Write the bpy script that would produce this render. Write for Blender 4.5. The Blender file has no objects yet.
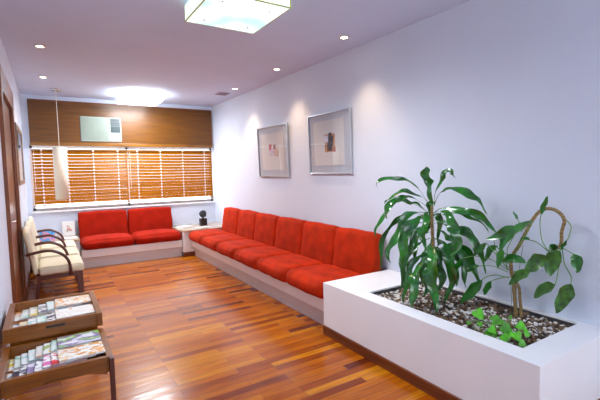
import bpy, bmesh, math, random
from mathutils import Vector, Matrix, noise

PI = math.pi
sc = bpy.context.scene
COL = sc.collection

# ------------------------------------------------------------------ camera
yaw, pitch, roll = math.radians(-31.966), math.radians(4.209), math.radians(1.112)
FPX = 403.6
c, s = math.cos(yaw), math.sin(yaw)
cp, sp = math.cos(pitch), math.sin(pitch)
right = Vector((c, s, 0)); fwd = Vector((-s*cp, c*cp, -sp)); up = Vector((-s*sp, c*sp, cp))
cr, sr = math.cos(roll), math.sin(roll)
ax = right*cr - up*sr
ay = up*cr + right*sr
camd = bpy.data.cameras.new('camera')
camd.sensor_width = 36; camd.lens = FPX*36/600; camd.clip_start = .05; camd.clip_end = 200
cam = bpy.data.objects.new('camera', camd); COL.objects.link(cam)
cam.matrix_world = Matrix(((ax.x, ay.x, -fwd.x, 0), (ax.y, ay.y, -fwd.y, 0), (ax.z, ay.z, -fwd.z, 1.5), (0, 0, 0, 1)))
sc.camera = cam
CAM = Vector((0, 0, 1.5))

# ------------------------------------------------------------------ world, light, exposure
sc.view_settings.view_transform = 'Standard'
sc.view_settings.look = 'None'
sc.view_settings.gamma = 1
sc.view_settings.use_curve_mapping = False
sc.view_settings.exposure = 0.86
w = bpy.data.worlds.new('world'); sc.world = w; w.use_nodes = True
w.node_tree.nodes['Background'].inputs[0].default_value = (.93, .97, 1, 1)
w.node_tree.nodes['Background'].inputs[1].default_value = 3.2

def area(name, loc, rot, sx, sy, power, col, spread=PI):
    l = bpy.data.lights.new(name, 'AREA'); l.shape = 'RECTANGLE'; l.size = sx; l.size_y = sy
    l.energy = power; l.color = col; l.spread = spread
    o = bpy.data.objects.new(name, l); COL.objects.link(o); o.location = loc; o.rotation_euler = rot
    return o
# daylight through the rear window (behind the camera) and through the blinds
area('rear_daylight', (1.45, -2.55, 1.55), (PI/2, 0, PI), 2.6, 1.5, 105, (.68, .86, 1))

# ------------------------------------------------------------------ materials
def new_mat(name):
    m = bpy.data.materials.new(name); m.use_nodes = True
    nt = m.node_tree; b = nt.nodes['Principled BSDF']
    return m, nt, b
def N(nt, t, **kw):
    n = nt.nodes.new(t)
    for k, v in kw.items(): setattr(n, k, v)
    return n
def ramp(nt, stops):
    r = N(nt, 'ShaderNodeValToRGB'); cr_ = r.color_ramp
    while len(cr_.elements) < len(stops): cr_.elements.new(.5)
    for e, (p, col) in zip(cr_.elements, stops): e.position = p; e.color = (*col, 1)
    return r
def plain(name, col, rough=.5, var=.06, scale=8, metal=0, spec=.5, bump=0, bscale=60, sheen=0, coat=0, stretch=(1, 1, 1)):
    m, nt, b = new_mat(name)
    tc = N(nt, 'ShaderNodeTexCoord'); mp = N(nt, 'ShaderNodeMapping'); mp.inputs['Scale'].default_value = stretch
    nt.links.new(tc.outputs['Object'], mp.inputs[0])
    n = N(nt, 'ShaderNodeTexNoise'); n.inputs['Scale'].default_value = scale; n.inputs['Detail'].default_value = 4
    nt.links.new(mp.outputs[0], n.inputs['Vector'])
    lo = [max(0, x*(1-var)) for x in col]; hi = [min(1, x*(1+var)) for x in col]
    r = ramp(nt, [(.3, lo), (.7, hi)])
    nt.links.new(n.outputs['Fac'], r.inputs[0]); nt.links.new(r.outputs[0], b.inputs['Base Color'])
    b.inputs['Roughness'].default_value = rough; b.inputs['Metallic'].default_value = metal
    b.inputs['Specular IOR Level'].default_value = spec
    if sheen: b.inputs['Sheen Weight'].default_value = sheen; b.inputs['Sheen Roughness'].default_value = .4; b.inputs['Sheen Tint'].default_value = (*[min(1, x*1.3+.1) for x in col], 1)
    if coat: b.inputs['Coat Weight'].default_value = coat; b.inputs['Coat Roughness'].default_value = .12
    if bump:
        n2 = N(nt, 'ShaderNodeTexNoise'); n2.inputs['Scale'].default_value = bscale; n2.inputs['Detail'].default_value = 3
        nt.links.new(mp.outputs[0], n2.inputs['Vector'])
        bp = N(nt, 'ShaderNodeBump'); bp.inputs['Strength'].default_value = bump; bp.inputs['Distance'].default_value = .01
        nt.links.new(n2.outputs['Fac'], bp.inputs['Height']); nt.links.new(bp.outputs[0], b.inputs['Normal'])
    return m
def wood(name, dark, light, rough=.3, axis=0, coat=0, scale=3):
    m, nt, b = new_mat(name)
    tc = N(nt, 'ShaderNodeTexCoord'); mp = N(nt, 'ShaderNodeMapping')
    st = [14, 14, 14]; st[axis] = 1.0
    mp.inputs['Scale'].default_value = st
    nt.links.new(tc.outputs['Object'], mp.inputs[0])
    n = N(nt, 'ShaderNodeTexNoise'); n.inputs['Scale'].default_value = scale; n.inputs['Detail'].default_value = 6; n.inputs['Distortion'].default_value = .6
    nt.links.new(mp.outputs[0], n.inputs['Vector'])
    r = ramp(nt, [(.3, dark), (.7, light)])
    nt.links.new(n.outputs['Fac'], r.inputs[0]); nt.links.new(r.outputs[0], b.inputs['Base Color'])
    b.inputs['Roughness'].default_value = rough
    if coat: b.inputs['Coat Weight'].default_value = coat; b.inputs['Coat Roughness'].default_value = .1
    return m
def emit(name, col, strength):
    m, nt, b = new_mat(name)
    b.inputs['Base Color'].default_value = (*col, 1)
    b.inputs['Emission Color'].default_value = (*col, 1); b.inputs['Emission Strength'].default_value = strength
    return m

M = {}
M['wall'] = plain('wall_paint', (.68, .74, .86), .75, .015, 2, bump=.03, bscale=150)
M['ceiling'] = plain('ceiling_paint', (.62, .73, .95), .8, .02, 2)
M['white'] = plain('white_lacquer', (.90, .90, .93), .45, .02, 3)
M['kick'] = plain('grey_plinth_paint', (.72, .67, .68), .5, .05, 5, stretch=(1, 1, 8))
M['frame_white'] = plain('window_white', (.9, .9, .9), .4, .02)
M['skirting'] = wood('skirting_wood', (.10, .022, .008), (.22, .055, .018), .3, 1)
M['door'] = wood('door_wood', (.12, .026, .004), (.24, .06, .009), .3, 2)
M['panel'] = wood('panel_wood', (.10, .032, .0003), (.165, .056, .0006), .35, 0, scale=2)
M['panel_edge'] = wood('panel_edge_wood', (.14, .05, .003), (.30, .12, .012), .3, 0)
M['table_wood'] = wood('tray_wood', (.16, .042, .002), (.29, .09, .004), .32, 0, coat=.1)
M['leg_wood'] = wood('dark_red_wood', (.05, .009, .006), (.12, .020, .011), .3, 2, coat=.15)
M['tabletop'] = wood('pale_veneer', (.50, .36, .24), (.62, .48, .34), .2, 0, coat=.4)
M['cream'] = plain('cream_leather', (.72, .66, .50), .4, .03, 6, bump=.05, bscale=40)
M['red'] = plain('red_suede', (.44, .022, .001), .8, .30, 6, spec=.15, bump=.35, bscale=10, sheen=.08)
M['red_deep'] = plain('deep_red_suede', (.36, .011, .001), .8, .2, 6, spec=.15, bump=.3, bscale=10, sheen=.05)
M['silver'] = plain('brushed_silver', (.48, .51, .56), .28, .05, 30, metal=.9)
M['steel'] = plain('steel', (.7, .7, .7), .2, .04, 20, metal=1)
M['black'] = plain('black_plastic', (.012, .012, .014), .35, .3, 20)
M['dark_stone'] = plain('dark_stone', (.03, .035, .045), .5, .4, 30, bump=.4, bscale=60)
M['ac_grille'] = plain('grey_green_grille', (.26, .31, .26), .5, .04)
M['ac_body'] = plain('aged_white_plastic', (.33, .38, .33), .5, .03)
M['ac_white'] = plain('control_plastic', (.62, .68, .72), .4, .03)
M['ac_dark'] = plain('dark_louvre_plastic', (.02, .035, .04), .4, .2)
M['mat_grey'] = plain('mount_board', (.44, .48, .56), .7, .02)
M['paper'] = plain('paper_sheet', (.60, .60, .61), .8, .02)
M['paper_white'] = plain('white_paper', (.88, .88, .88), .6, .03)
M['soil'] = plain('dark_soil', (.045, .03, .022), .95, .5, 40, bump=.8, bscale=60)
M['gravel'] = [plain('brown_pebble', (.06, .034, .018), .8, .4, 30), plain('tan_pebble', (.20, .12, .06), .75, .3, 30),
               plain('white_pebble', (.78, .76, .72), .6, .1, 30), plain('grey_pebble', (.20, .18, .17), .8, .3, 30)]
M['leaf'] = plain('glossy_green_leaf', (.013, .14, .010), .22, .55, 9, spec=.8)
M['leaf2'] = plain('variegated_leaf', (.045, .15, .02), .28, .6, 30, spec=.6)
M['leaf3'] = plain('fresh_green_leaf', (.10, .46, .02), .35, .35, 12)
M['cane'] = plain('ringed_cane', (.26, .17, .06), .7, .5, 8, stretch=(1, 1, 14))
M['string'] = plain('dark_string', (.05, .06, .05), .8, .1)
M['stalk'] = plain('green_stalk', (.12, .28, .06), .5, .3, 12)
M['shade'] = plain('cream_fabric_shade', (.85, .80, .66), .8, .03, 20)
M['spot_ring'] = plain('satin_ring', (.62, .60, .58), .35, .03, metal=.6)
M['slatwood'] = None
def glass(name, rough=0.02, fac=.10, col=(1, 1, 1)):
    m, nt, b = new_mat(name); nt.nodes.remove(b)
    t = N(nt, 'ShaderNodeBsdfTransparent'); t.inputs[0].default_value = (*col, 1)
    g = N(nt, 'ShaderNodeBsdfGlossy'); g.inputs['Roughness'].default_value = rough
    x = N(nt, 'ShaderNodeMixShader'); x.inputs[0].default_value = fac
    nt.links.new(t.outputs[0], x.inputs[1]); nt.links.new(g.outputs[0], x.inputs[2])
    nt.links.new(x.outputs[0], nt.nodes['Material Output'].inputs[0])
    return m
M['glass'] = glass('clear_glass', .01, .045)
m, nt, b = new_mat('mirror_glass'); b.inputs['Metallic'].default_value = 1; b.inputs['Roughness'].default_value = .03
b.inputs['Base Color'].default_value = (.8, .8, .8, 1); M['mirror'] = m
# wooden slats let a little daylight through
m = wood('blind_slat_wood', (.24, .085, .001), (.40, .15, .002), .35, 0, scale=2)
nt = m.node_tree; b = nt.nodes['Principled BSDF']; t = N(nt, 'ShaderNodeBsdfTranslucent'); t.inputs[0].default_value = (1.0, .50, .03, 1)
x = N(nt, 'ShaderNodeMixShader'); x.inputs[0].default_value = .22; b.inputs['Specular IOR Level'].default_value = .15
nt.links.new(b.outputs[0], x.inputs[1]); nt.links.new(t.outputs[0], x.inputs[2]); nt.links.new(x.outputs[0], nt.nodes['Material Output'].inputs[0])
M['slat'] = m
M['ladder'] = plain('pale_ladder_tape', (.9, .85, .75), .7, .03)

# floor: glossy strips of mixed hardwood laid across the room
m, nt, b = new_mat('hardwood_floor')
tc = N(nt, 'ShaderNodeTexCoord')
br = N(nt, 'ShaderNodeTexBrick'); br.offset = .37; br.offset_frequency = 3; br.squash = 1
br.inputs['Color1'].default_value = (0, 0, 0, 1); br.inputs['Color2'].default_value = (1, 1, 1, 1); br.inputs['Mortar'].default_value = (.5, .5, .5, 1)
br.inputs['Scale'].default_value = 1; br.inputs['Mortar Size'].default_value = .0012; br.inputs['Brick Width'].default_value = .7; br.inputs['Row Height'].default_value = .07
br.inputs['Mortar Smooth'].default_value = .3
nt.links.new(tc.outputs['Object'], br.inputs['Vector'])
r = ramp(nt, [(0, (.13, .018, .003)), (.07, (.22, .036, .002)), (.20, (.36, .075, .001)), (.5, (.45, .110, .001)), (.8, (.53, .150, .002)), (1, (.62, .22, .004))])
nt.links.new(br.outputs['Color'], r.inputs[0])
mp = N(nt, 'ShaderNodeMapping'); mp.inputs['Scale'].default_value = (1.2, 16, 1)
nt.links.new(tc.outputs['Object'], mp.inputs[0])
n = N(nt, 'ShaderNodeTexNoise'); n.inputs['Scale'].default_value = 3; n.inputs['Detail'].default_value = 8; n.inputs['Distortion'].default_value = .5
nt.links.new(mp.outputs[0], n.inputs['Vector'])
r2 = ramp(nt, [(.3, (.68, .62, .6)), (.7, (1.12, 1.12, 1.1))])
nt.links.new(n.outputs['Fac'], r2.inputs[0])
mx = N(nt, 'ShaderNodeMix', data_type='RGBA', blend_type='MULTIPLY'); mx.inputs[0].default_value = 1
nt.links.new(r.outputs[0], mx.inputs[6]); nt.links.new(r2.outputs[0], mx.inputs[7])
mx2 = N(nt, 'ShaderNodeMix', data_type='RGBA'); mx2.inputs[7].default_value = (.06, .02, .01, 1)
nt.links.new(br.outputs['Fac'], mx2.inputs[0]); nt.links.new(mx.outputs[2], mx2.inputs[6])
nt.links.new(mx2.outputs[2], b.inputs['Base Color'])
b.inputs['Roughness'].default_value = .26; b.inputs['Specular IOR Level'].default_value = .25
b.inputs['Coat Weight'].default_value = .2; b.inputs['Coat Roughness'].default_value = .12
n3 = N(nt, 'ShaderNodeTexNoise'); n3.inputs['Scale'].default_value = 2.2; n3.inputs['Detail'].default_value = 2
mp3 = N(nt, 'ShaderNodeMapping'); mp3.inputs['Scale'].default_value = (1, 6, 1)
nt.links.new(tc.outputs['Object'], mp3.inputs[0]); nt.links.new(mp3.outputs[0], n3.inputs['Vector'])
bp_ = N(nt, 'ShaderNodeBump'); bp_.inputs['Strength'].default_value = .12; bp_.inputs['Distance'].default_value = .02
nt.links.new(n3.outputs['Fac'], bp_.inputs['Height']); nt.links.new(bp_.outputs[0], b.inputs['Normal']); nt.links.new(bp_.outputs[0], b.inputs['Coat Normal'])
M['floor'] = m

# ------------------------------------------------------------------ mesh helpers
def link(name, bm, mat, parent=None, smooth=False, loc=None, rot=None):
    me = bpy.data.meshes.new(name)
    bmesh.ops.recalc_face_normals(bm, faces=bm.faces) if not getattr(bm, 'norecalc', False) else None
    bm.to_mesh(me); bm.free()
    for mm in (mat if isinstance(mat, (list, tuple)) else [mat]): me.materials.append(mm)
    if smooth:
        for p in me.polygons: p.use_smooth = True
    o = bpy.data.objects.new(name, me); COL.objects.link(o)
    if parent: o.parent = parent
    if loc: o.location = loc
    if rot: o.rotation_euler = rot
    return o
def box(bm, a, b_, bev=0, seg=2, mi=0):
    a = Vector(a); b_ = Vector(b_)
    t = bmesh.new()
    bmesh.ops.create_cube(t, size=1, matrix=Matrix.Translation((a+b_)/2) @ Matrix.Diagonal((*[abs(v) for v in (b_-a)], 1)))
    if bev: bmesh.ops.bevel(t, geom=list(t.edges), offset=bev, segments=seg, affect='EDGES', profile=.5)
    for f in t.faces: f.material_index = mi
    merge(bm, t)
    return bm
def merge(bm, t, mat=None):
    if mat is not None: bmesh.ops.transform(t, matrix=mat, verts=t.verts)
    me = bpy.data.meshes.new('tmp'); t.to_mesh(me); t.free(); bm.from_mesh(me); bpy.data.meshes.remove(me)
def bx(a, b_, bev=0, seg=2):
    return box(bmesh.new(), a, b_, bev, seg)
def cyl(bm, p, r1, r2, h, seg=24, mat=None, mi=0):
    t = bmesh.new()
    bmesh.ops.create_cone(t, cap_ends=True, segments=seg, radius1=r1, radius2=r2, depth=h)
    for f in t.faces: f.material_index = mi
    merge(bm, t, Matrix.Translation(p) @ (mat or Matrix.Identity(4)))
def prism(bm, pts, z0, z1, bev=0):
    """pts: 2D outline in XY"""
    t = bmesh.new()
    vs = [t.verts.new((x, y, z0)) for x, y in pts]
    f = t.faces.new(vs)
    r = bmesh.ops.extrude_face_region(t, geom=[f])
    for v in r['geom']:
        if isinstance(v, bmesh.types.BMVert): v.co.z = z1
    if bev: bmesh.ops.bevel(t, geom=list(t.edges), offset=bev, segments=2, affect='EDGES')
    merge(bm, t)
def catmull(P, n):
    P = [Vector(p) for p in P]; out = []
    for i in range(len(P)-1):
        p0 = P[max(0, i-1)]; p1 = P[i]; p2 = P[i+1]; p3 = P[min(len(P)-1, i+2)]
        for k in range(n):
            t = k/n
            out.append(.5*((2*p1)+(p2-p0)*t+(2*p0-5*p1+4*p2-p3)*t*t+(3*p1-p0-3*p2+p3)*t**3))
    out.append(P[-1]); return out
def tube(bm, pts, rad, seg=8, flat=1.0, mi=0):
    """rad: float or list; flat squashes along the second frame axis"""
    n = len(pts); pts = [Vector(p) for p in pts]
    rr = rad if isinstance(rad, (list, tuple)) else [rad]*n
    prev = None; rings = []
    for i, p in enumerate(pts):
        t = (pts[min(n-1, i+1)]-pts[max(0, i-1)]).normalized()
        if prev is None:
            a = Vector((0, 1, 0)) if abs(t.y) < .8 else Vector((1, 0, 0))
            u = (a - t*a.dot(t)).normalized()
        else: u = (prev - t*prev.dot(t)).normalized()
        prev = u; v = t.cross(u)
        rings.append([bm.verts.new(p+u*rr[i]*math.cos(2*PI*k/seg)+v*rr[i]*flat*math.sin(2*PI*k/seg)) for k in range(seg)])
    for i in range(n-1):
        for k in range(seg):
            f = bm.faces.new((rings[i][k], rings[i][(k+1) % seg], rings[i+1][(k+1) % seg], rings[i+1][k])); f.material_index = mi
    for r_ in (rings[0], rings[-1]):
        f = bm.faces.new(r_); f.material_index = mi
def empty(name, loc=(0, 0, 0), rz=0):
    o = bpy.data.objects.new(name, None); COL.objects.link(o); o.location = loc; o.rotation_euler = (0, 0, rz)
    o.empty_display_size = .1
    return o
def tag(o, label, cat, group=None):
    o['label'] = label; o['category'] = cat
    if group: o['group'] = group
    return o
def struct(name, bm, mat, label=None):
    o = link(name, bm, mat); o['kind'] = 'structure'
    if label: o['label'] = label
    return o
def dup(root, label=None):
    r_ = root.copy(); COL.objects.link(r_)
    if label: r_['label'] = label
    for ch in list(root.children):
        c_ = ch.copy(); COL.objects.link(c_); c_.parent = r_
        for g in ch.children:
            d_ = g.copy(); COL.objects.link(d_); d_.parent = c_
    return r_

# ------------------------------------------------------------------ the room
XL, XR, YB, YF, ZC = -.30, 2.902, 7.943, -2.6, 2.81
struct('floor', bx((XL-.15, YF-.15, -.1), (XR+.15, YB+.25, 0)), M['floor'])
struct('ceiling', bx((XL-.15, YF-.15, ZC), (XR+.15, YB+.25, ZC+.12)), M['ceiling'])
struct('wall_right', bx((XR, YF-.15, 0), (XR+.15, YB+.25, ZC)), M['wall'])
# left wall with the door opening
DY0, DY1, DZ = 4.18, 5.38, 2.21
b = bmesh.new()
box(b, (XL-.15, YF-.15, 0), (XL, DY0, ZC)); box(b, (XL-.15, DY1, 0), (XL, YB+.25, ZC)); box(b, (XL-.15, DY0, DZ), (XL, DY1, ZC))
struct('wall_left', b, M['wall'])
# back wall with the wide window opening
WX0, WX1, WZ0, WZ1 = -.225, 2.885, .905, 2.0
b = bmesh.new()
box(b, (XL, YB, 0), (XR, YB+.15, WZ0)); box(b, (XL, YB, WZ1), (XR, YB+.15, ZC))
box(b, (XL, YB, WZ0), (WX0, YB+.15, WZ1)); box(b, (WX1, YB, WZ0), (XR, YB+.15, WZ1))
struct('wall_back', b, M['wall'])
# rear wall behind the camera, with its own window opening
b = bmesh.new()
box(b, (XL, YF-.15, 0), (XR, YF, .8)); box(b, (XL, YF-.15, 2.3), (XR, YF, ZC)); box(b, (XL, YF-.15, .8), (.15, YF, 2.3)); box(b, (2.75, YF-.15, .8), (XR, YF, 2.3))
struct('wall_front', b, M['wall'])
# window frame, sill and panes
wn = link('window_1', bmesh.new(), M['frame_white']); wn['kind'] = 'structure'
b = bmesh.new()
y0, y1 = YB+.09, YB+.13
for x0, x1 in ((WX0, WX0+.04), (1.247, 1.287), (WX1-.04, WX1)) : box(b, (x0, y0, WZ0), (x1, y1, WZ1))
for z0, z1 in ((WZ0, WZ0+.045), (WZ1-.05, WZ1)): box(b, (WX0, y0, z0), (WX1, y1, z1))
link('window_frame', b, M['frame_white'], wn)
link('window_sill', bx((WX0-.02, YB-.03, WZ0-.03), (WX1+.015, YB+.09, WZ0+.0), .004), M['frame_white'], wn)
b = bmesh.new()
for x0, x1 in ((WX0+.04, 1.247), (1.287, WX1-.04)): box(b, (x0, YB+.105, WZ0+.045), (x1, YB+.11, WZ1-.05))
link('window_pane', b, M['glass'], wn)

# door on the left wall
d1 = link('door_1', bx((XL-.045, DY0, .005), (XL-.004, DY1, DZ)), M['door']); d1['kind'] = 'structure'
b = bmesh.new()
tube(b, [(XL-.03, DY0+.09, 1.10), (XL+.03, DY0+.09, 1.10), (XL+.035, DY0+.10, 1.10), (XL+.035, DY0+.22, 1.10)], .01, 10)
cyl(b, (XL-.02, DY0+.09, 1.10), .026, .026, .02, 20, Matrix.Rotation(PI/2, 4, 'Y'))
link('door_handle', b, M['steel'], d1, True)
b = bmesh.new()
box(b, (XL-.15, DY0-.12, 0), (XL+.028, DY0, DZ+.12), .004); box(b, (XL-.15, DY1, 0), (XL+.028, DY1+.12, DZ+.12), .004)
box(b, (XL-.15, DY0-.12, DZ), (XL+.030, DY1+.13, DZ+.20), .004)
tr = struct('trim_1', b, M['door'], 'brown wooden casing around the door')
# skirting boards
struct('baseboard_left', bx((XL, DY1+.12, 0), (XL+.012, YB, .08), .003), M['skirting'])
struct('baseboard_right', bx((XR-.012, YF, 0), (XR, 1.04, .08), .003), M['skirting'])

# wood panel over the upper part of the window
p = empty('window_panel', (1.33, YB, 2.0))
b = bmesh.new()
PX0, PX1, PZ0, PZ1, PY = -.205, 2.868, 1.985, 2.735, YB-.04
AX0, AX1, AZ0, AZ1 = .525, 1.182, 2.065, 2.50
def P_(x, y, z): return (x-1.33, y-YB, z-2.0)
for q in (((PX0, PZ0+.055), (AX0, PZ1-.02)), ((AX1, PZ0+.055), (PX1, PZ1-.02)), ((AX0, AZ1), (AX1, PZ1-.02)), ((AX0, PZ0+.055), (AX1, AZ0))):
    box(b, P_(q[0][0], PY, q[0][1]), P_(q[1][0], YB, q[1][1]))
link('board', b, M['panel'], p)
link('lower_rail', bx(P_(PX0, PY-.012, PZ0), P_(PX1, YB, PZ0+.055), .004), M['panel_edge'], p)['label'] = 'lighter lower rail of the panel'
link('upper_rail', bx(P_(PX0, PY-.012, PZ1-.02), P_(PX1, YB, PZ1), .003), M['door'], p)
tag(p, 'wide brown wooden panel on the back wall above the window blinds', 'wood panel')

# window air conditioner set in the panel
a = empty('air_conditioner', (.853, YB, AZ0))
def A_(x, y, z): return (x-.853, y-YB, z-AZ0)
g = .004
b = bmesh.new(); yb = PY-.012
box(b, A_(AX0+g, yb, AZ0+g), A_(AX1-g, YB-.002, AZ1-g), .008)
link('body', b, M['ac_body'], a)
b = bmesh.new()
for i in range(22):
    z = AZ0+.03+i*(AZ1-AZ0-.07)/21
    box(b, A_(AX0+.02, yb-.006, z), A_(AX0+.445, yb+.002, z+.010))
link('front_grille', b, M['ac_grille'], a)
b = bmesh.new()
xx0, xx1 = AX0+.475, AX1-.025
box(b, A_(xx0, yb-.004, AZ0+.165), A_(xx1, yb+.004, AZ1-.025))
link('air_outlet', b, M['ac_dark'], a)['label'] = 'dark air outlet'
b = bmesh.new()
box(b, A_(xx0, yb-.010, AZ0+.275), A_(xx1, yb-.002, AZ0+.285))
for i in range(2):
    z = AZ0+.31+i*.04
    box(b, A_(xx0+.006, yb-.009, z), A_(xx1-.006, yb-.002, z+.005))
link('louvre', b, plain('louvre_grey', (.12, .15, .16), .4), a)
link('control_panel', bx(A_(xx0, yb-.006, AZ0+.02), A_(xx1, yb+.002, AZ0+.155), .002), M['ac_white'], a)
b = bx(A_(xx0+.07, yb-.008, AZ0+.085), A_(xx0+.13, yb-.004, AZ0+.11))
link('sticker', b, plain('blue_sticker', (.15, .40, .75), .4), a)
tag(a, 'white window air conditioner set into the brown wooden panel', 'air conditioner')

# ------------------------------------------------------------------ blinds
random.seed(3)
def blind(x0, x1, ladders, label):
    cx = (x0+x1)/2; zt, zb = 1.935, .985
    o = empty('wooden_blind', (cx, YB+.015, zb)); hw = (x1-x0)/2
    link('headrail', bx((-hw, -.02, zt-zb-.035), (hw, .02, zt-zb), .003), M['panel_edge'], o)
    b = bmesh.new(); n = 16; pitch_ = (zt-zb-.06)/n
    for i in range(n):
        z = .03+pitch_*(i+.5)
        t = bmesh.new(); an = math.radians(57+random.uniform(-1.8, 1.8))
        prof = [(-.031, -.005), (-.018, -.001), (0, .001), (.018, -.001), (.031, -.005)]
        ring = prof+[(y_, z_-.003) for y_, z_ in reversed(prof)]
        e0 = [t.verts.new((-hw+.004, y_, z_)) for y_, z_ in ring]; e1 = [t.verts.new((hw-.004, y_, z_)) for y_, z_ in ring]
        t.faces.new(e0); t.faces.new(e1)
        for k in range(10): t.faces.new((e0[k], e0[(k+1) % 10], e1[(k+1) % 10], e1[k]))
        merge(b, t, Matrix.Translation((0, 0, z)) @ Matrix.Rotation(an, 4, 'X') @ Matrix.Rotation(random.uniform(-.0015, .0015), 4, 'Y'))
    link('slats', b, M['slat'], o)
    link('bottom_rail', bx((-hw, -.025, 0), (hw, .025, .018), .004), M['door'], o)
    for lx in ladders:
        b = bmesh.new()
        for i in range(n+1):
            z = .02+pitch_*i
            box(b, (lx-cx-.011, -.0285, z), (lx-cx+.011, -.0265, z+pitch_*.5))
        box(b, (lx-cx-.0015, -.028, .01), (lx-cx+.0015, -.0265, zt-zb-.03))
        link('ladder_tape', b, M['ladder'], o)
    b = bmesh.new()
    tube(b, [(-hw+.03, -.035, zt-zb-.03), (-hw+.03, -.035, .25)], .003, 6)
    link('pull_cord', b, M['ladder'], o)
    return tag(o, label, 'blind', 'wooden slat blinds in the window')
blind(-.195, 1.262, (-.06, .31, .705, 1.10), 'left wooden slat blind, behind the hanging cream lamp')
blind(1.272, 2.866, (1.434, 1.847, 2.266, 2.70), 'right wooden slat blind, reaching the corner by the framed pictures wall')

# ------------------------------------------------------------------ ceiling lamps
m = emit('lit_frosted_glass', (.80, .95, 1.0), 1.0); nt = m.node_tree
tc = N(nt, 'ShaderNodeTexCoord'); n = N(nt, 'ShaderNodeTexNoise'); n.inputs['Scale'].default_value = 2.6; n.inputs['Detail'].default_value = 1
nt.links.new(tc.outputs['Object'], n.inputs['Vector']); r = ramp(nt, [(.38, (.34, .60, .66)), (.56, (.75, .85, .86))])
nt.links.new(n.outputs['Fac'], r.inputs[0]); nt.links.new(r.outputs[0], nt.nodes['Principled BSDF'].inputs['Emission Color'])
nt.nodes['Principled BSDF'].inputs['Base Color'].default_value = (.1, .12, .12, 1)
M['lamp_bottom'] = m
M['lamp_side'] = emit('lit_side_glass', (.66, .80, .66), .62)
M['lamp_edge'] = plain('greenish_glass_edge', (.55, .60, .10), .2, .05)
M['lamp_bottom2'] = emit('lit_far_frosted_glass', (.92, .98, 1.0), 5)
def box_lamp(x0, x1, y0, y1, label, power, bottom, side, added_spots=False):
    zb = 2.68; cx, cy = (x0+x1)/2, (y0+y1)/2; hx, hy, h = (x1-x0)/2, (y1-y0)/2, ZC-zb
    o = empty('ceiling_lamp', (cx, cy, zb))
    link('diffuser', bx((-hx+.006, -hy+.006, .0), (hx-.006, hy-.006, .006)), bottom, o)
    b = bmesh.new()
    box(b, (-hx, -hy, .006), (-hx+.005, hy, h-.012)); box(b, (hx-.005, -hy, .006), (hx, hy, h-.012))
    box(b, (-hx+.005, -hy, .006), (hx-.005, -hy+.005, h-.012)); box(b, (-hx+.005, hy-.005, .006), (hx-.005, hy, h-.012))
    link('side_glass', b, side, o)
    b = bmesh.new(); e = .006
    box(b, (-hx-.002, -hy-.002, -.001), (hx+.002, -hy+e, e)); box(b, (-hx-.002, hy-e, -.001), (hx+.002, hy+.002, e))
    box(b, (-hx-.002, -hy, -.001), (-hx+e, hy, e)); box(b, (hx-e, -hy, -.001), (hx+.002, hy, e))
    box(b, (-hx-.002, -hy-.002, e), (-hx+e, -hy+e, h-.01)); box(b, (hx-e, -hy-.002, e), (hx+.002, -hy+e, h-.01))
    link('glass_edge', b, M['lamp_edge'], o)['label'] = 'yellow-green glass edges'
    link('ceiling_plate', bx((-hx+.02, -hy+.02, h-.012), (hx-.02, hy-.02, h)), M['frame_white'], o)
    for sx in (-1, 1):
        for sy in (-1, 1):
            b = bmesh.new(); cyl(b, (sx*hx*.62, sy*hy*.62, -.004), .009, .007, .01, 16)
            link('screw_cap', b, M['steel'], o, True)
    if added_spots:
        # four unseen spots added just below the frosted glass carry the lamp's light
        for sx in (-1, 1):
            for sy in (-1, 1):
                l = bpy.data.lights.new('added_lamp_spot', 'SPOT'); l.energy = power*.85; l.color = (.90, .95, 1); l.spot_size = math.radians(170); l.spot_blend = 1; l.shadow_soft_size = 0
                lo = bpy.data.objects.new('added_lamp_spot', l); COL.objects.link(lo); lo.parent = o; lo.location = (sx*hx*.5, sy*hy*.5, -.012)
    else:
        l = bpy.data.lights.new('lamp_glow', 'AREA'); l.shape = 'RECTANGLE'; l.size = 2*hx-.04; l.size_y = 2*hy-.04; l.energy = power; l.color = (.90, .95, 1)
        lo = bpy.data.objects.new('lamp_glow', l); COL.objects.link(lo); lo.parent = o; lo.location = (0, 0, -.012)
    return tag(o, label, 'ceiling lamp', 'square glass ceiling lamps')
box_lamp(.985, 1.575, 2.60, 3.225, 'square frosted glass ceiling lamp nearest the viewer', 28, M['lamp_bottom'], M['lamp_side'], True)
box_lamp(1.07, 1.69, 6.85, 7.50, 'bright square glass ceiling lamp in front of the wooden panel', 34, M['lamp_bottom2'], emit('lit_far_side_glass', (.9, .97, 1.0), 8))

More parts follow.
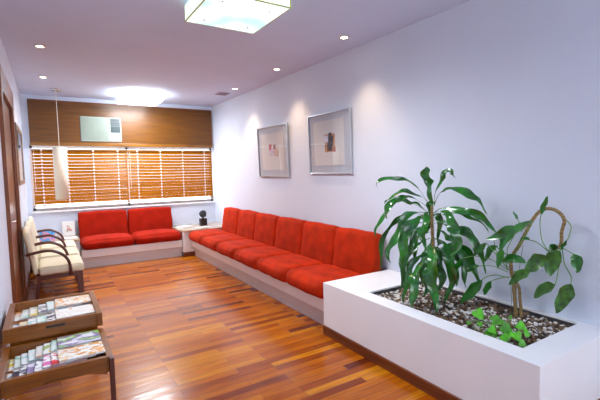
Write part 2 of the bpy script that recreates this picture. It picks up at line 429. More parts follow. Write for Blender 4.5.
# recessed spotlights
M['bulb'] = emit('warm_bulb', (1, .90, .72), 12)
def spot(x, y, label, power, tilt):
    o = empty('recessed_spotlight', (x, y, ZC-.006))
    b = bmesh.new(); seg = 32
    for (ra, za, rb, zb_) in ((.055, .006, .052, -.004), (.052, -.004, .040, -.004), (.040, -.004, .034, .004)):
        va = [b.verts.new((ra*math.cos(2*PI*k/seg), ra*math.sin(2*PI*k/seg), za)) for k in range(seg)]
        vb = [b.verts.new((rb*math.cos(2*PI*k/seg), rb*math.sin(2*PI*k/seg), zb_)) for k in range(seg)]
        for k in range(seg): b.faces.new((va[k], va[(k+1) % seg], vb[(k+1) % seg], vb[k]))
    bmesh.ops.remove_doubles(b, verts=b.verts, dist=1e-5)
    link('trim_ring', b, M['spot_ring'], o, True)
    b = bmesh.new(); cyl(b, (0, 0, .003), .034, .036, .004, 24)
    link('bulb', b, M['bulb'], o)
    l = bpy.data.lights.new('spot_beam', 'SPOT'); l.energy = power; l.color = (1, .70, .42); l.spot_size = math.radians(88); l.spot_blend = .85; l.shadow_soft_size = .03
    lo = bpy.data.objects.new('spot_beam', l); COL.objects.link(lo); lo.parent = o; lo.location = (0, 0, -.02); lo.rotation_euler = (0, tilt, 0)
    return tag(o, label, 'spotlight', 'recessed ceiling spotlights')
spot(2.575, 3.24, 'recessed round ceiling spotlight nearest the viewer on the right side', 22, 0)
spot(2.59, 4.655, 'recessed round ceiling spotlight in the middle of the right row', 26, 0)
spot(2.597, 6.04, 'recessed round ceiling spotlight farthest back in the right row, beside the vent', 28, 0)
spot(.013, 4.95, 'recessed round ceiling spotlight on the left, nearer the viewer', 24, 0)
spot(.028, 6.47, 'recessed round ceiling spotlight on the left, farther back', 24, 0)

# ceiling vent
o = empty('ceiling_vent', (2.57, 6.52, ZC))
link('frame', bx((-.10, -.12, -.008), (.10, .12, 0), .002), plain('vent_mauve_grey', (.40, .32, .38), .6), o)
b = bmesh.new()
for i in range(7): box(b, (-.085, -.1+i*.03, -.013), (.085, -.1+i*.03+.012, -.008))
link('slats', b, plain('vent_dark', (.30, .24, .30), .6), o)
tag(o, 'small grey square vent on the ceiling near the back right corner', 'vent')

# hanging lamp by the window
o = empty('pendant_lamp', (.185, 7.3, 1.12))
H_ = ZC-1.12
b = bmesh.new(); cyl(b, (0, 0, H_-.012), .065, .075, .024, 28)
link('canopy', b, M['steel'], o, True)
b = bmesh.new(); tube(b, [(0, 0, .80), (0, 0, H_-.02)], .004, 8)
link('cord', b, M['ladder'], o)
b = bmesh.new(); seg = 40
for r0, r1 in ((.088, .085),):
    ro = [[b.verts.new((r*math.cos(2*PI*k/seg), r*math.sin(2*PI*k/seg), z)) for k in range(seg)] for r, z in ((.092, 0), (.094, .81), (.091, .81), (.089, 0))]
    for i in range(4):
        A, B = ro[i], ro[(i+1) % 4]
        for k in range(seg): b.faces.new((A[k], A[(k+1) % seg], B[(k+1) % seg], B[k]))
link('lamp_shade', b, M['shade'], o, True)
b = bmesh.new(); box(b, (-.088, -.004, .795), (.088, .004, .802)); box(b, (-.004, -.088, .795), (.004, .088, .802)); cyl(b, (0, 0, .76), .02, .02, .09, 16)
link('lamp_holder', b, M['steel'], o)
tag(o, 'tall slim cream lamp shade hanging on a cord in front of the left blind', 'hanging lamp')

# ------------------------------------------------------------------ built-in benches and corner tables
BX, BY = 2.128, 7.19
def bench(name, slab, kick, label):
    o = empty('built_in_bench', ((slab[0][0]+slab[1][0])/2, (slab[0][1]+slab[1][1])/2, 0))
    L = Vector((o.location.x, o.location.y, 0))
    link('seat_base', bx(Vector(slab[0])-L, Vector(slab[1])-L, .004), M['white'], o)
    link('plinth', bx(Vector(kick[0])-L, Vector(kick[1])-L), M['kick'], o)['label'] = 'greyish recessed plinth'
    return tag(o, label, 'bench', 'white built-in benches')
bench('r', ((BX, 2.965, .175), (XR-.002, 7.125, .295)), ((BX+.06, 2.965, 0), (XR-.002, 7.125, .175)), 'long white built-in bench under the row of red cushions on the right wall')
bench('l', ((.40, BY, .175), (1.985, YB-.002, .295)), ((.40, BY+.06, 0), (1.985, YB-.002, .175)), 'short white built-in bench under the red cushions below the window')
# right corner table
o = empty('corner_table', (2.44, 7.5, 0)); L = Vector((2.44, 7.5, 0))
link('base', bx(Vector((1.99, 7.135, .08))-L, Vector((XR-.004, YB-.004, .445))-L), M['white'], o)
link('skirting', bx(Vector((1.992, 7.128, 0))-L, Vector((XR-.004, YB-.004, .08))-L, .003), M['skirting'], o)
b = bmesh.new(); prism(b, [(1.955-2.44, 7.21-7.5), (2.045-2.44, 7.085-7.5), (XR-.003-2.44, 7.085-7.5), (XR-.003-2.44, YB-.003-7.5), (1.955-2.44, YB-.003-7.5)], .445, .475, .003)
link('tabletop', b, M['tabletop'], o)
tag(o, 'low corner table with pale glossy top between the two red sofas', 'corner table')
o = empty('corner_table', (.05, 7.6, 0)); L = Vector((.05, 7.6, 0))
link('base', bx(Vector((-.25, 7.33, .08))-L, Vector((.385, YB-.004, .445))-L), M['white'], o)
link('skirting', bx(Vector((-.25, 7.325, 0))-L, Vector((.385, YB-.004, .08))-L, .003), M['skirting'], o)
link('tabletop', bx(Vector((-.285, 7.27, .445))-L, Vector((.388, YB-.004, .475))-L, .004), M['tabletop'], o)
tag(o, 'low corner table at the left beside the cream chairs, holding a picture card', 'corner table')

# ------------------------------------------------------------------ cushions
def cushion_mesh(w_, d_, h_, rad, puff, seed, pf=.8):
    """x width, y depth, z height, centred, origin at bottom; rounded edges, puffed faces"""
    t = bmesh.new()
    bmesh.ops.create_cube(t, size=2)
    bmesh.ops.subdivide_edges(t, edges=t.edges, cuts=15, use_grid_fill=True)
    hx, hy, hz = w_/2, d_/2, h_/2
    for v in t.verts:
        p = v.co.copy()
        # non-linear spread so that more rings sit near the edges
        q = Vector([math.copysign(1-(1-abs(a))**1.5, a) for a in p])
        P = Vector((q.x*hx, q.y*hy, q.z*hz))
        I = Vector((max(-hx+rad, min(hx-rad, P.x)), max(-hy+rad, min(hy-rad, P.y)), max(-hz+rad, min(hz-rad, P.z))))
        dv = P-I
        if dv.length > 1e-6: P = I+dv.normalized()*min(rad, max(abs(dv.x), abs(dv.y), abs(dv.z)))
        fx, fy, fz = 1-q.x**2, 1-q.y**2, 1-q.z**2
        P.x += math.copysign(puff*.12, P.x)*fy*fz*abs(q.x)
        P.y += math.copysign(puff*pf, P.y)*fx*fz*abs(q.y)
        P.z += math.copysign(puff, P.z)*(max(0, fx*fy))**.6*abs(q.z)*(1 if P.z > 0 else .0)
        nz = noise.noise(Vector((P.x*7+seed, P.y*7, P.z*7+seed*2)))
        n2 = noise.noise(Vector((P.x*18+seed, P.y*18, P.z*18)))
        P += P.normalized()*(nz*.010+n2*.004)
        v.co = Vector((P.x, P.y, max(0, P.z+hz)))
    return t
def piping_ring(bm, w_, d_, z, rad, r):
    pts = []
    for cx_, cy_, a0 in ((w_/2-rad, d_/2-rad, 0), (-w_/2+rad, d_/2-rad, 90), (-w_/2+rad, -d_/2+rad, 180), (w_/2-rad, -d_/2+rad, 270)):
        for k in range(5):
            a_ = math.radians(a0+k*22.5); pts.append((cx_+rad*math.cos(a_), cy_+rad*math.sin(a_), z))
    pts.append(pts[0]); tube(bm, pts, r, 6)
ORD = ['nearest the planter', 'second from the planter', 'third from the planter', 'fourth from the planter', 'fifth from the planter', 'farthest back by the corner table']
P0, PIT = 2.975, .684
for i in range(6):
    yc = P0+PIT*(i+.5)
    o = link('seat_cushion', cushion_mesh(PIT-.012, .575, .160, .065, .024, i*3.1, .4), M['red'], None, True, (2.345, yc, .2965), (0, 0, PI/2))
    tag(o, 'red suede seat cushion on the long bench, ' + ORD[i], 'cushion', 'seat cushions on the long bench')
    k = math.radians(-90)
    o = link('back_cushion', cushion_mesh(PIT-.012, .14, .535, .040, .020, i*5.3+9, .8), M['red'], None, True, (2.73, yc, .306), None)
    o.rotation_euler = (math.radians(-8.5+random.uniform(-.6, .6)), 0, -PI/2)
    tag(o, 'red suede back cushion leaning on the right wall, ' + ORD[i], 'cushion', 'back cushions on the long bench')
for i in range(2):
    xc = .405+.786*(i+.5)
    nm = ('left, beside the picture card table', 'right, beside the corner table with the black sculpture')[i]
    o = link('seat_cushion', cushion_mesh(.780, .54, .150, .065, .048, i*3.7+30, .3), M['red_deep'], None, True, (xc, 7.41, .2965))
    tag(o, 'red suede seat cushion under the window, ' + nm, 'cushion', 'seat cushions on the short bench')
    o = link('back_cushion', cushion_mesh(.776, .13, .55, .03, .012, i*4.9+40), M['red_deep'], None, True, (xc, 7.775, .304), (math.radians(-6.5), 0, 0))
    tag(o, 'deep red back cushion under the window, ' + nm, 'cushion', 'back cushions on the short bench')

# ------------------------------------------------------------------ planter
KX, KY0, KY1, KZ = 2.0785, 1.048, 2.959, .477
HX0, HX1, HY0, HY1 = 2.217, 2.868, 1.215, 2.50
o = empty('planter_box', (2.49, 2.0, 0)); L = Vector((2.49, 2.0, 0))
b = bmesh.new(); XR_ = XR-.002
def V_(*a): return Vector(a)-L
z0 = .08
box(b, V_(KX, KY0, z0), V_(HX0, KY1, KZ)); box(b, V_(HX1, KY0, z0), V_(XR_, KY1, KZ))
box(b, V_(HX0, KY0, z0), V_(HX1, HY0, KZ)); box(b, V_(HX0, HY1, z0), V_(HX1, KY1, KZ)); box(b, V_(HX0, HY0, z0), V_(HX1, HY1, .37))
bmesh.ops.remove_doubles(b, verts=b.verts, dist=1e-4)
link('body', b, M['white'], o)
b = bmesh.new()
box(b, V_(KX-.014, KY0-.014, 0), V_(XR_, KY1-.002, .082), .004)
link('skirting', b, M['skirting'], o)['label'] = 'dark brown skirting'
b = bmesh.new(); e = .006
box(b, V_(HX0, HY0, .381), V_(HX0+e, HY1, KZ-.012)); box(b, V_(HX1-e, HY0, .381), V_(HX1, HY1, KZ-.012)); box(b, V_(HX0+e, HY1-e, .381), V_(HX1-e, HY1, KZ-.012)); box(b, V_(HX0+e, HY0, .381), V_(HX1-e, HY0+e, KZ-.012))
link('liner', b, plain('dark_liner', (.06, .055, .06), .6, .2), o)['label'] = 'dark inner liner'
tag(o, 'long white built-in planter box with dark brown skirting, at the end of the bench', 'planter')
e = .008
so = link('soil', bx((HX0+e, HY0+e, .382), (HX1-e, HY1-e, .436)), M['soil']); so['kind'] = 'stuff'
tag(so, 'dark soil filling the white planter', 'soil')
random.seed(11)
b = bmesh.new()
proto = []
t = bmesh.new(); bmesh.ops.create_icosphere(t, subdivisions=1, radius=1); PV = [v.co.copy() for v in t.verts]; PF = [[v.index for v in f.verts] for f in t.faces]; t.free()
for i in range(2900):
    r = random.uniform(.0075, .016)*(1.35 if random.random() < .1 else 1)
    x = random.uniform(HX0+.02, HX1-.02); y = random.uniform(HY0+.02, HY1-.02)
    z = .436+random.uniform(-.002, .016)+.010*noise.noise(Vector((x*5, y*5, 0)))
    wht = .24+.5*noise.noise(Vector((x*4, y*4, 3)))
    mi = 2 if random.random() < wht else random.choice((0, 0, 1, 1, 3))
    R = Matrix.Rotation(random.uniform(0, 6.28), 3, 'Z') @ Matrix.Rotation(random.uniform(-.5, .5), 3, 'X')
    S = Vector((r*random.uniform(.9, 1.5), r*random.uniform(.7, 1.1), r*random.uniform(.5, .85)))
    vs = [b.verts.new(R @ Vector((v.x*S.x, v.y*S.y, v.z*S.z))*random.uniform(.88, 1.12)+Vector((x, y, z))) for v in PV]
    for f in PF:
        ff = b.faces.new([vs[k] for k in f]); ff.material_index = mi
pb = link('pebbles', b, M['gravel']); pb['kind'] = 'stuff'
tag(pb, 'brown and white pebbles covering the soil in the planter', 'pebbles')

# ------------------------------------------------------------------ plants
D = {"dr":[[[[2.534,2.117,1.186],[2.462,2.173,1.321],[2.369,2.231,1.409],[2.276,2.288,1.434],[2.19,2.342,1.397],[2.174,2.353,1.358]],0.0351],[[[2.535,2.127,1.194],[2.431,2.135,1.285],[2.31,2.155,1.32],[2.228,2.177,1.316],[2.164,2.217,1.272],[2.151,2.225,1.234]],0.0376],[[[2.535,2.127,1.178],[2.413,2.179,1.26],[2.326,2.21,1.287],[2.24,2.252,1.243],[2.2,2.277,1.166],[2.194,2.281,1.112]],0.0501],[[[2.529,2.131,1.139],[2.424,2.22,1.234],[2.345,2.293,1.242],[2.258,2.359,1.14],[2.21,2.389,1.029],[2.206,2.391,0.948]],0.04],[[[2.535,2.127,1.154],[2.397,2.135,1.217],[2.307,2.152,1.245],[2.242,2.192,1.239]],0.0227],[[[2.537,2.109,1.187],[2.501,2.109,1.313],[2.468,2.11,1.422],[2.455,2.118,1.507]],0.0688],[[[2.539,2.102,1.211],[2.555,2.087,1.343],[2.58,2.042,1.45],[2.598,1.984,1.472],[2.605,1.963,1.419]],0.0414],[[[2.539,2.102,1.203],[2.556,2.05,1.313],[2.582,1.971,1.345],[2.618,1.859,1.295],[2.642,1.785,1.268],[2.657,1.739,1.154]],0.061],[[[2.539,2.101,1.148],[2.539,2.026,1.185],[2.564,1.869,1.194],[2.58,1.782,1.163],[2.609,1.691,1.112],[2.634,1.616,1.027]],0.0622],[[[2.539,2.101,1.125],[2.566,2.019,1.145],[2.605,1.899,1.152],[2.64,1.79,1.114],[2.662,1.724,1.025]],0.0323],[[[2.537,2.109,1.148],[2.499,1.994,1.175],[2.454,1.897,1.134],[2.44,1.826,1.049],[2.442,1.818,0.956],[2.431,1.851,0.858]],0.0789],[[[2.534,2.116,1.147],[2.445,2.089,1.148],[2.362,2.046,1.068],[2.356,2.05,0.978],[2.363,2.046,0.894]],0.0711],[[[2.535,2.116,0.95],[2.411,2.021,0.9],[2.287,1.916,0.808],[2.281,1.893,0.647],[2.288,1.871,0.47]],0.1064],[[[2.529,2.131,1.146],[2.411,2.167,1.16],[2.314,2.189,1.111],[2.244,2.215,0.991],[2.198,2.243,0.875],[2.204,2.239,0.774]],0.0732],[[[2.529,2.131,1.123],[2.418,2.134,1.131],[2.317,2.131,1.07],[2.251,2.139,0.962],[2.232,2.151,0.84],[2.238,2.147,0.74]],0.0945],[[[2.529,2.131,1.107],[2.434,2.209,1.139],[2.326,2.295,1.1],[2.264,2.343,0.981],[2.23,2.365,0.836],[2.215,2.374,0.698]],0.0441],[[[2.529,2.131,1.075],[2.43,2.163,1.018],[2.358,2.179,0.905],[2.325,2.199,0.772],[2.292,2.22,0.623]],0.0624],[[[2.529,2.13,0.948],[2.422,2.197,0.871],[2.355,2.239,0.729],[2.335,2.252,0.535]],0.0635],[[[2.53,2.13,0.869],[2.378,2.146,0.79],[2.3,2.156,0.644],[2.281,2.168,0.463]],0.0617],[[[2.536,2.126,0.853],[2.31,2.047,0.772],[2.201,2.005,0.634],[2.201,2.005,0.486]],0.0799],[[[2.536,2.126,0.909],[2.442,2.114,0.803],[2.423,2.126,0.583]],0.0701],[[[2.54,2.1,0.951],[2.514,1.986,0.924],[2.475,1.91,0.82],[2.48,1.895,0.65],[2.469,1.929,0.485]],0.0745],[[[2.54,2.1,0.888],[2.541,1.988,0.843],[2.55,1.905,0.735],[2.548,1.911,0.612]],0.0637],[[[2.539,2.101,1.093],[2.557,1.966,1.059],[2.576,1.826,1.006],[2.602,1.745,0.905],[2.611,1.718,0.735]],0.0715],[[[2.54,2.1,0.856],[2.594,1.975,0.854],[2.623,1.908,0.77],[2.635,1.871,0.591]],0.0602],[[[2.539,2.101,1.062],[2.513,1.968,1.1],[2.501,1.897,1.02],[2.505,1.882,0.917]],0.0366],[[[2.54,2.101,1.015],[2.591,2.029,0.987],[2.624,1.971,0.898],[2.636,1.934,0.747]],0.0496],[[[2.535,2.116,0.997],[2.507,2.191,0.975],[2.469,2.239,0.876],[2.482,2.23,0.745]],0.0483],[[[2.537,2.108,0.903],[2.555,2.054,0.815],[2.557,2.046,0.666],[2.553,2.06,0.52]],0.0705],[[[2.535,2.115,0.886],[2.53,2.17,0.75],[2.55,2.176,0.582],[2.53,2.189,0.434]],0.0647],[[[2.529,2.131,1.044],[2.45,2.243,1.071],[2.388,2.313,1.004],[2.354,2.334,0.875]],0.0404]],"stem1":[[2.535,2.113,0.404],[2.535,2.114,0.615],[2.537,2.107,0.856],[2.535,2.116,1.053],[2.534,2.117,1.202]],"p2":[[[[2.737,1.615,0.765],[2.675,1.699,0.831],[2.613,1.784,0.853]],[[2.554,1.849,0.835],[2.545,1.901,0.759],[2.534,1.963,0.679]],0.0367],[[[2.739,1.608,0.709],[2.674,1.666,0.728],[2.614,1.703,0.715]],[[2.56,1.698,0.703],[2.548,1.768,0.609],[2.534,1.848,0.502]],0.067],[[[2.739,1.608,0.716],[2.682,1.64,0.711]],[[2.626,1.672,0.691],[2.621,1.699,0.635],[2.617,1.719,0.58]],0.0425],[[[2.737,1.615,0.751],[2.672,1.696,0.788]],[[2.611,1.757,0.785],[2.603,1.8,0.77],[2.595,1.844,0.725]],0.0361],[[[2.738,1.609,0.767],[2.69,1.655,0.851],[2.643,1.687,0.924]],[[2.601,1.699,0.963],[2.594,1.74,0.914],[2.585,1.789,0.856]],0.0388],[[[2.744,1.578,0.872],[2.706,1.503,0.999]],[[2.671,1.414,1.141],[2.659,1.485,1.101],[2.648,1.546,1.041],[2.636,1.615,0.929]],0.0521],[[[2.742,1.59,0.827],[2.708,1.608,0.914]],[[2.693,1.518,1.088],[2.68,1.594,1.06],[2.67,1.653,1.011],[2.655,1.735,0.98]],0.061],[[[2.742,1.589,0.799],[2.712,1.616,0.826]],[[2.684,1.629,0.828],[2.698,1.551,0.868],[2.711,1.475,0.846]],0.0563],[[[2.743,1.582,0.757],[2.7,1.482,0.798]],[[2.651,1.415,0.812],[2.64,1.475,0.774],[2.628,1.542,0.693]],0.059],[[[2.791,1.309,0.964],[2.756,1.334,0.932]],[[2.723,1.354,0.913],[2.711,1.416,0.857],[2.702,1.469,0.786]],0.0975],[[[2.793,1.298,0.979],[2.745,1.281,0.961]],[[2.699,1.259,0.964],[2.691,1.301,0.888],[2.69,1.31,0.795]],0.0876],[[[2.794,1.292,0.967],[2.763,1.242,0.959]],[[2.73,1.198,0.951],[2.733,1.177,0.905],[2.734,1.175,0.836]],0.0618],[[[2.794,1.293,1.019],[2.765,1.265,0.884],[2.741,1.211,0.808]],[[2.71,1.196,0.766],[2.705,1.225,0.684],[2.696,1.271,0.563]],0.0834],[[[2.792,1.303,0.952],[2.735,1.284,0.82]],[[2.676,1.272,0.748],[2.666,1.327,0.717],[2.655,1.388,0.637]],0.063],[[[2.783,1.359,0.918],[2.762,1.401,1.007],[2.747,1.409,1.115]],[[2.735,1.398,1.177],[2.738,1.382,1.243],[2.742,1.36,1.303]],0.0295],[[[2.784,1.353,0.919],[2.751,1.421,0.986]],[[2.724,1.459,1.003],[2.719,1.49,1.014],[2.713,1.521,0.996]],0.0201],[[[2.796,1.28,1.156],[2.796,1.244,1.115],[2.788,1.25,1.051]],[[2.78,1.258,1.025],[2.776,1.278,0.984],[2.774,1.294,0.956]],0.0191],[[[2.752,1.53,1.046],[2.75,1.544,1.101]],[[2.748,1.557,1.128],[2.745,1.57,1.154],[2.742,1.59,1.188]],0.0173],[[[2.737,1.616,0.78],[2.667,1.612,0.883]],[[2.603,1.573,0.932],[2.599,1.592,0.888],[2.597,1.604,0.803]],0.0476],[[[2.742,1.591,0.856],[2.718,1.666,0.903]],[[2.705,1.681,0.932],[2.697,1.729,0.896],[2.691,1.763,0.802]],0.043],[[[2.792,1.305,1.03],[2.794,1.293,0.993]],[[2.79,1.315,0.977],[2.785,1.342,0.947],[2.789,1.323,0.87]],0.0585],[[[2.737,1.616,0.78],[2.71,1.675,0.86],[2.689,1.695,0.975]],[[2.678,1.666,1.037],[2.685,1.625,0.985],[2.682,1.643,0.897]],0.0424]],"cane":[[2.747,1.558,0.475],[2.746,1.566,0.559],[2.744,1.578,0.693],[2.741,1.592,0.755],[2.741,1.597,0.833],[2.744,1.578,0.893],[2.749,1.547,0.947],[2.754,1.523,1.005],[2.758,1.499,1.063],[2.763,1.47,1.128],[2.768,1.441,1.177],[2.773,1.412,1.206],[2.779,1.377,1.218],[2.785,1.343,1.213],[2.79,1.314,1.196],[2.794,1.291,1.168],[2.796,1.283,1.137],[2.795,1.29,1.104],[2.793,1.297,1.064],[2.794,1.296,1.018],[2.792,1.303,0.959]],"cane2":[[2.753,1.525,0.483],[2.752,1.533,0.567],[2.75,1.541,0.651],[2.746,1.565,0.696],[2.744,1.579,0.736]],"str":[[[2.754,1.522,0.957],[2.743,1.584,0.497]],[[2.75,1.542,0.658],[2.756,1.507,0.516]],[[2.741,1.594,0.661],[2.743,1.584,0.49]]],"g":[[[2.329,1.585,0.56],0.089,-100],[[2.171,1.497,0.53],0.037,-110],[[2.348,1.431,0.55],0.082,160],[[2.323,1.402,0.52],0.089,-60],[[2.334,1.309,0.56],0.067,-80],[[2.261,1.285,0.53],0.074,-120],[[2.318,1.264,0.53],0.067,-20],[[2.304,1.45,0.56],0.037,90],[[2.389,1.379,0.57],0.037,90],[[2.183,1.424,0.52],0.059,-90],[[2.17,1.448,0.49],0.052,-60],[[2.25,1.357,0.49],0.059,-90],[[2.254,1.251,0.49],0.052,-60],[[2.178,1.407,0.49],0.052,-20],[[2.404,1.577,0.52],0.052,20],[[2.284,1.34,0.5],0.052,200],[[2.33,1.636,0.47],0.037,200]]}
def ribbon(bm, P, width, seed, petiole=.0, blunt=False, wavy=1.0, mi=0, fold=.18, up=.45):
    rnd = random.Random(seed)
    pts = catmull(P, 9); n = len(pts); ph = rnd.uniform(0, 6)
    rows = []
    tw = rnd.uniform(-.45, .45)
    for i, p in enumerate(pts):
        t_ = i/(n-1)
        T = (pts[min(n-1, i+1)]-pts[max(0, i-1)]).normalized()
        C_ = (CAM-p); C_.z *= .4; C_.normalize()
        Nn = (Vector((0, 0, up))+C_*.9)
        side = T.cross(Nn)
        if side.length < 1e-3: side = Vector((0, 1, 0))
        side.normalize()
        side = Matrix.Rotation(tw*math.sin(t_*PI)+.55*wavy*math.sin(t_*10+ph), 3, T) @ side
        nn = side.cross(T).normalized()
        u_ = max(0, (t_-petiole)/(1-petiole))
        if t_ < petiole: wd = .10
        else: wd = max(.10, min(1, u_*3.0)**.8*(1-(max(0, u_-(.62 if blunt else .45))/(.40 if blunt else .55))**2.0)**1.0) if not blunt else max(.1, min(1, u_*2.5)*(1-(max(0, u_-.8)/.22)**2))
        wd *= width/2*(1+.16*wavy*math.sin(t_*20+ph))
        p = p+side*(.012*wavy*math.sin(t_*13+ph*2)*min(1, t_*3))
        row = []
        for k in (-1, -.5, 0, .5, 1):
            ed = abs(k)
            w_ = wavy*.10*width*math.sin(t_*26+ph+k*2)*ed*(1 if wd > .2*width/2 else 0)
            row.append(bm.verts.new(p+side*wd*k+nn*(-fold*wd*(1-ed)*-1*-1+w_)))
        rows.append(row)
    for i in range(n-1):
        for k in range(4):
            f = bm.faces.new((rows[i][k], rows[i][k+1], rows[i+1][k+1], rows[i+1][k])); f.material_index = mi
def lim(P): return [Vector((min(2.865, x), y, max(.462, z))) for x, y, z in P]
# corn plant
sx_, sy_ = D['stem1'][0][0], D['stem1'][0][1]
o = empty('dracaena_plant', (sx_, sy_, .436)); OL = Vector((sx_, sy_, .436))
b = bmesh.new()
st = catmull([Vector((sx_, sy_, .436))-OL]+[Vector(p)-OL for p in D['stem1'][1:]], 10)
tube(b, st, [.019-.009*i/len(st)+.0015*math.sin(i*2.2) for i in range(len(st))], 10)
link('stem', b, M['cane'], o, True)
b = bmesh.new()
for i, (P, wd) in enumerate(D['dr']):
    ribbon(b, [p-OL for p in lim(P)] if False else lim(P), wd*.95, i, petiole=.16 if i not in (5,) else .05, blunt=(i == 5), wavy=1.0)
random.seed(5)
for i in range(8):  # leaves round the back of the crown
    a_ = random.uniform(-60, 60); a_ = math.radians(a_)
    zz = random.uniform(.72, 1.18); ln = random.uniform(.22, .32)
    dx, dy = math.cos(a_)*.8, math.sin(a_)*1.4
    P = [(sx_, sy_, zz), (sx_+dx*ln*.35, sy_+dy*ln*.35, zz+.07), (sx_+dx*ln*.75, sy_+dy*ln*.8, zz+.02), (sx_+dx*ln, sy_+dy*ln*1.15, zz-.20)]
    ribbon(b, lim(P), random.uniform(.04, .06), i+100, petiole=.2)
for v in b.verts: v.co = Vector((min(v.co.x, 2.89), v.co.y, max(v.co.z, .452)))-OL
f_ = link('foliage', b, M['leaf'], o, True)
tag(o, 'tall bushy green plant with long drooping strap leaves, on the left in the planter', 'plant')
# curved cane plant
c0 = Vector(D['cane'][0]); OL = Vector((c0.x, c0.y, .436))
o = empty('cane_plant', OL)
b = bmesh.new()
pts = catmull([Vector((c0.x, c0.y, .436))]+[Vector(p) for p in D['cane']], 6)
pts = [p-OL for p in pts]
tube(b, pts, [.0125-.003*i/len(pts)+(.0018 if i % 3 == 0 else 0) for i in range(len(pts))], 10)
link('cane', b, M['cane'], o, True)['label'] = 'brown ringed cane bent into a loop'
b = bmesh.new()
pts = catmull([Vector((D['cane2'][0][0], D['cane2'][0][1], .436))]+[Vector(p) for p in D['cane2']], 6)
pts = [p-OL for p in pts]
tube(b, pts, [.010+(.0016 if i % 3 == 0 else 0) for i in range(len(pts))], 10)
link('cane', b, M['cane'], o, True)['label'] = 'short second cane'
b = bmesh.new(); b2 = bmesh.new()
for i, (pet, bl, wd) in enumerate(D['p2']):
    pp = catmull(lim(pet)+lim(bl[:1]), 5)
    tube(b2, [p-OL for p in pp], .0032, 6)
    ribbon(b, lim(bl), wd*1.05, i+50, petiole=0, wavy=.18, mi=1 if i in (8, 9, 10, 12, 13) else 0, fold=.25, up=.25)
for v in b.verts: v.co = Vector((min(v.co.x, 2.89), v.co.y, max(v.co.z, .452)))-OL
link('foliage', b, [M['leaf'], M['leaf2']], o, True)
link('leaf_stalks', b2, M['stalk'], o, True)
b = bmesh.new()
for sg in D['str']: tube(b, [Vector(sg[0])-OL, Vector((sg[1][0], sg[1][1], .44))-OL], .0016, 5)
link('support_string', b, M['string'], o)
tag(o, 'spindly plant with a bare brown cane looping over, on the right in the planter', 'plant')
# small pothos
OL = Vector((2.33, 1.43, .436))
o = empty('pothos_plant', OL)
b = bmesh.new(); b2 = bmesh.new()
def heart(bm, P, size, ang, seed):
    rnd = random.Random(seed); an = math.radians(ang)
    T = Vector((math.cos(an)*.8, math.sin(an)*.8, -.45)).normalized()
    C_ = (CAM-P).normalized(); Nn = (C_+Vector((0, 0, .5))).normalized()
    side = T.cross(Nn).normalized(); nn = side.cross(T).normalized()
    prof = [(0, .02), (-.10, .25), (-.06, .42), (.10, .50), (.30, .47), (.52, .36), (.75, .20), (1, .01)]
    rows = []
    for (l_, w_) in prof:
        lc = max(l_, 0) if w_ < .1 else l_
        rows.append([bm.verts.new(P+T*size*((l_ if abs(k) > .4 else max(l_, .0))+0)+side*size*w_*k+nn*size*(.10*abs(k)-.18*max(0, l_)**2+rnd.uniform(-.01, .01))) for k in (-1, -.5, 0, .5, 1)])
    for i in range(len(rows)-1):
        for k in range(4): bm.faces.new((rows[i][k], rows[i][k+1], rows[i+1][k+1], rows[i+1][k]))
for i, (P, sz, an) in enumerate(D['g']):
    P = Vector((max(2.235, P[0]), max(1.25, P[1]), P[2])); sz *= .82
    heart(b, P, sz, an, i)
    root = Vector((2.29+.10*math.sin(i*1.7), P.y*.6+1.43*.4, .44))
    pp = catmull([root, (root+P)/2+Vector((0, 0, .03)), P], 5)
    tube(b2, [p-OL for p in pp], .0028, 6)
for v in b.verts: v.co = Vector((v.co.x, v.co.y, max(v.co.z, .462)))-OL
link('foliage', b, M['leaf3'], o, True)
link('leaf_stalks', b2, M['stalk'], o, True)
tag(o, 'small bright green trailing plant at the front edge of the planter', 'plant')

# ------------------------------------------------------------------ framed pictures on the right wall
def picture(y0, y1, z0, z1, sheet, patches, label, lean):
    W_, H2 = y1-y0, z1-z0
    o = empty('framed_picture', (XR-.004, (y0+y1)/2, z0)); o.rotation_euler = (0, -lean, 0)
    # local: x towards the room is negative, y along the wall, z up
    dp = .028; fw = .012
    b = bmesh.new()
    box(b, (-dp, -W_/2, 0), (0, -W_/2+fw, H2), .002); box(b, (-dp, W_/2-fw, 0), (0, W_/2, H2), .002)
    box(b, (-dp, -W_/2+fw, 0), (0, W_/2-fw, fw), .002); box(b, (-dp, -W_/2+fw, H2-fw), (0, W_/2-fw, H2), .002)
    link('frame', b, M['silver'], o)
    link('backing_board', bx((-.008, -W_/2+fw, fw), (-.002, W_/2-fw, H2-fw)), M['mat_grey'], o)
    # sheet: fractions from the left (far end) and from the top as seen
    def R_(u0, v0, u1, v1, x0, x1): return (x0, W_/2-u1*W_, H2-v1*H2), (x1, W_/2-u0*W_, H2-v0*H2)
    a0, a1 = R_(*sheet, -.014, -.008)
    link('paper_sheet', bx(a0, a1), M['paper'], o)
    for (u0, v0, u1, v1, col) in patches:
        u0 += .035; u1 += .045; v0 += .02; v1 += .04
        a0, a1 = R_(u0, v0, u1, v1, -.0155-.0004*len(o.children), -.014)
        link('print', bx(a0, a1), plain('print_ink', col, .7, .45, 45), o)
    link('glass', bx((-dp+.006, -W_/2+fw, fw), (-dp+.008, W_/2-fw, H2-fw)), M['glass'], o)
    return tag(o, label, 'picture', 'silver framed pictures on the right wall')
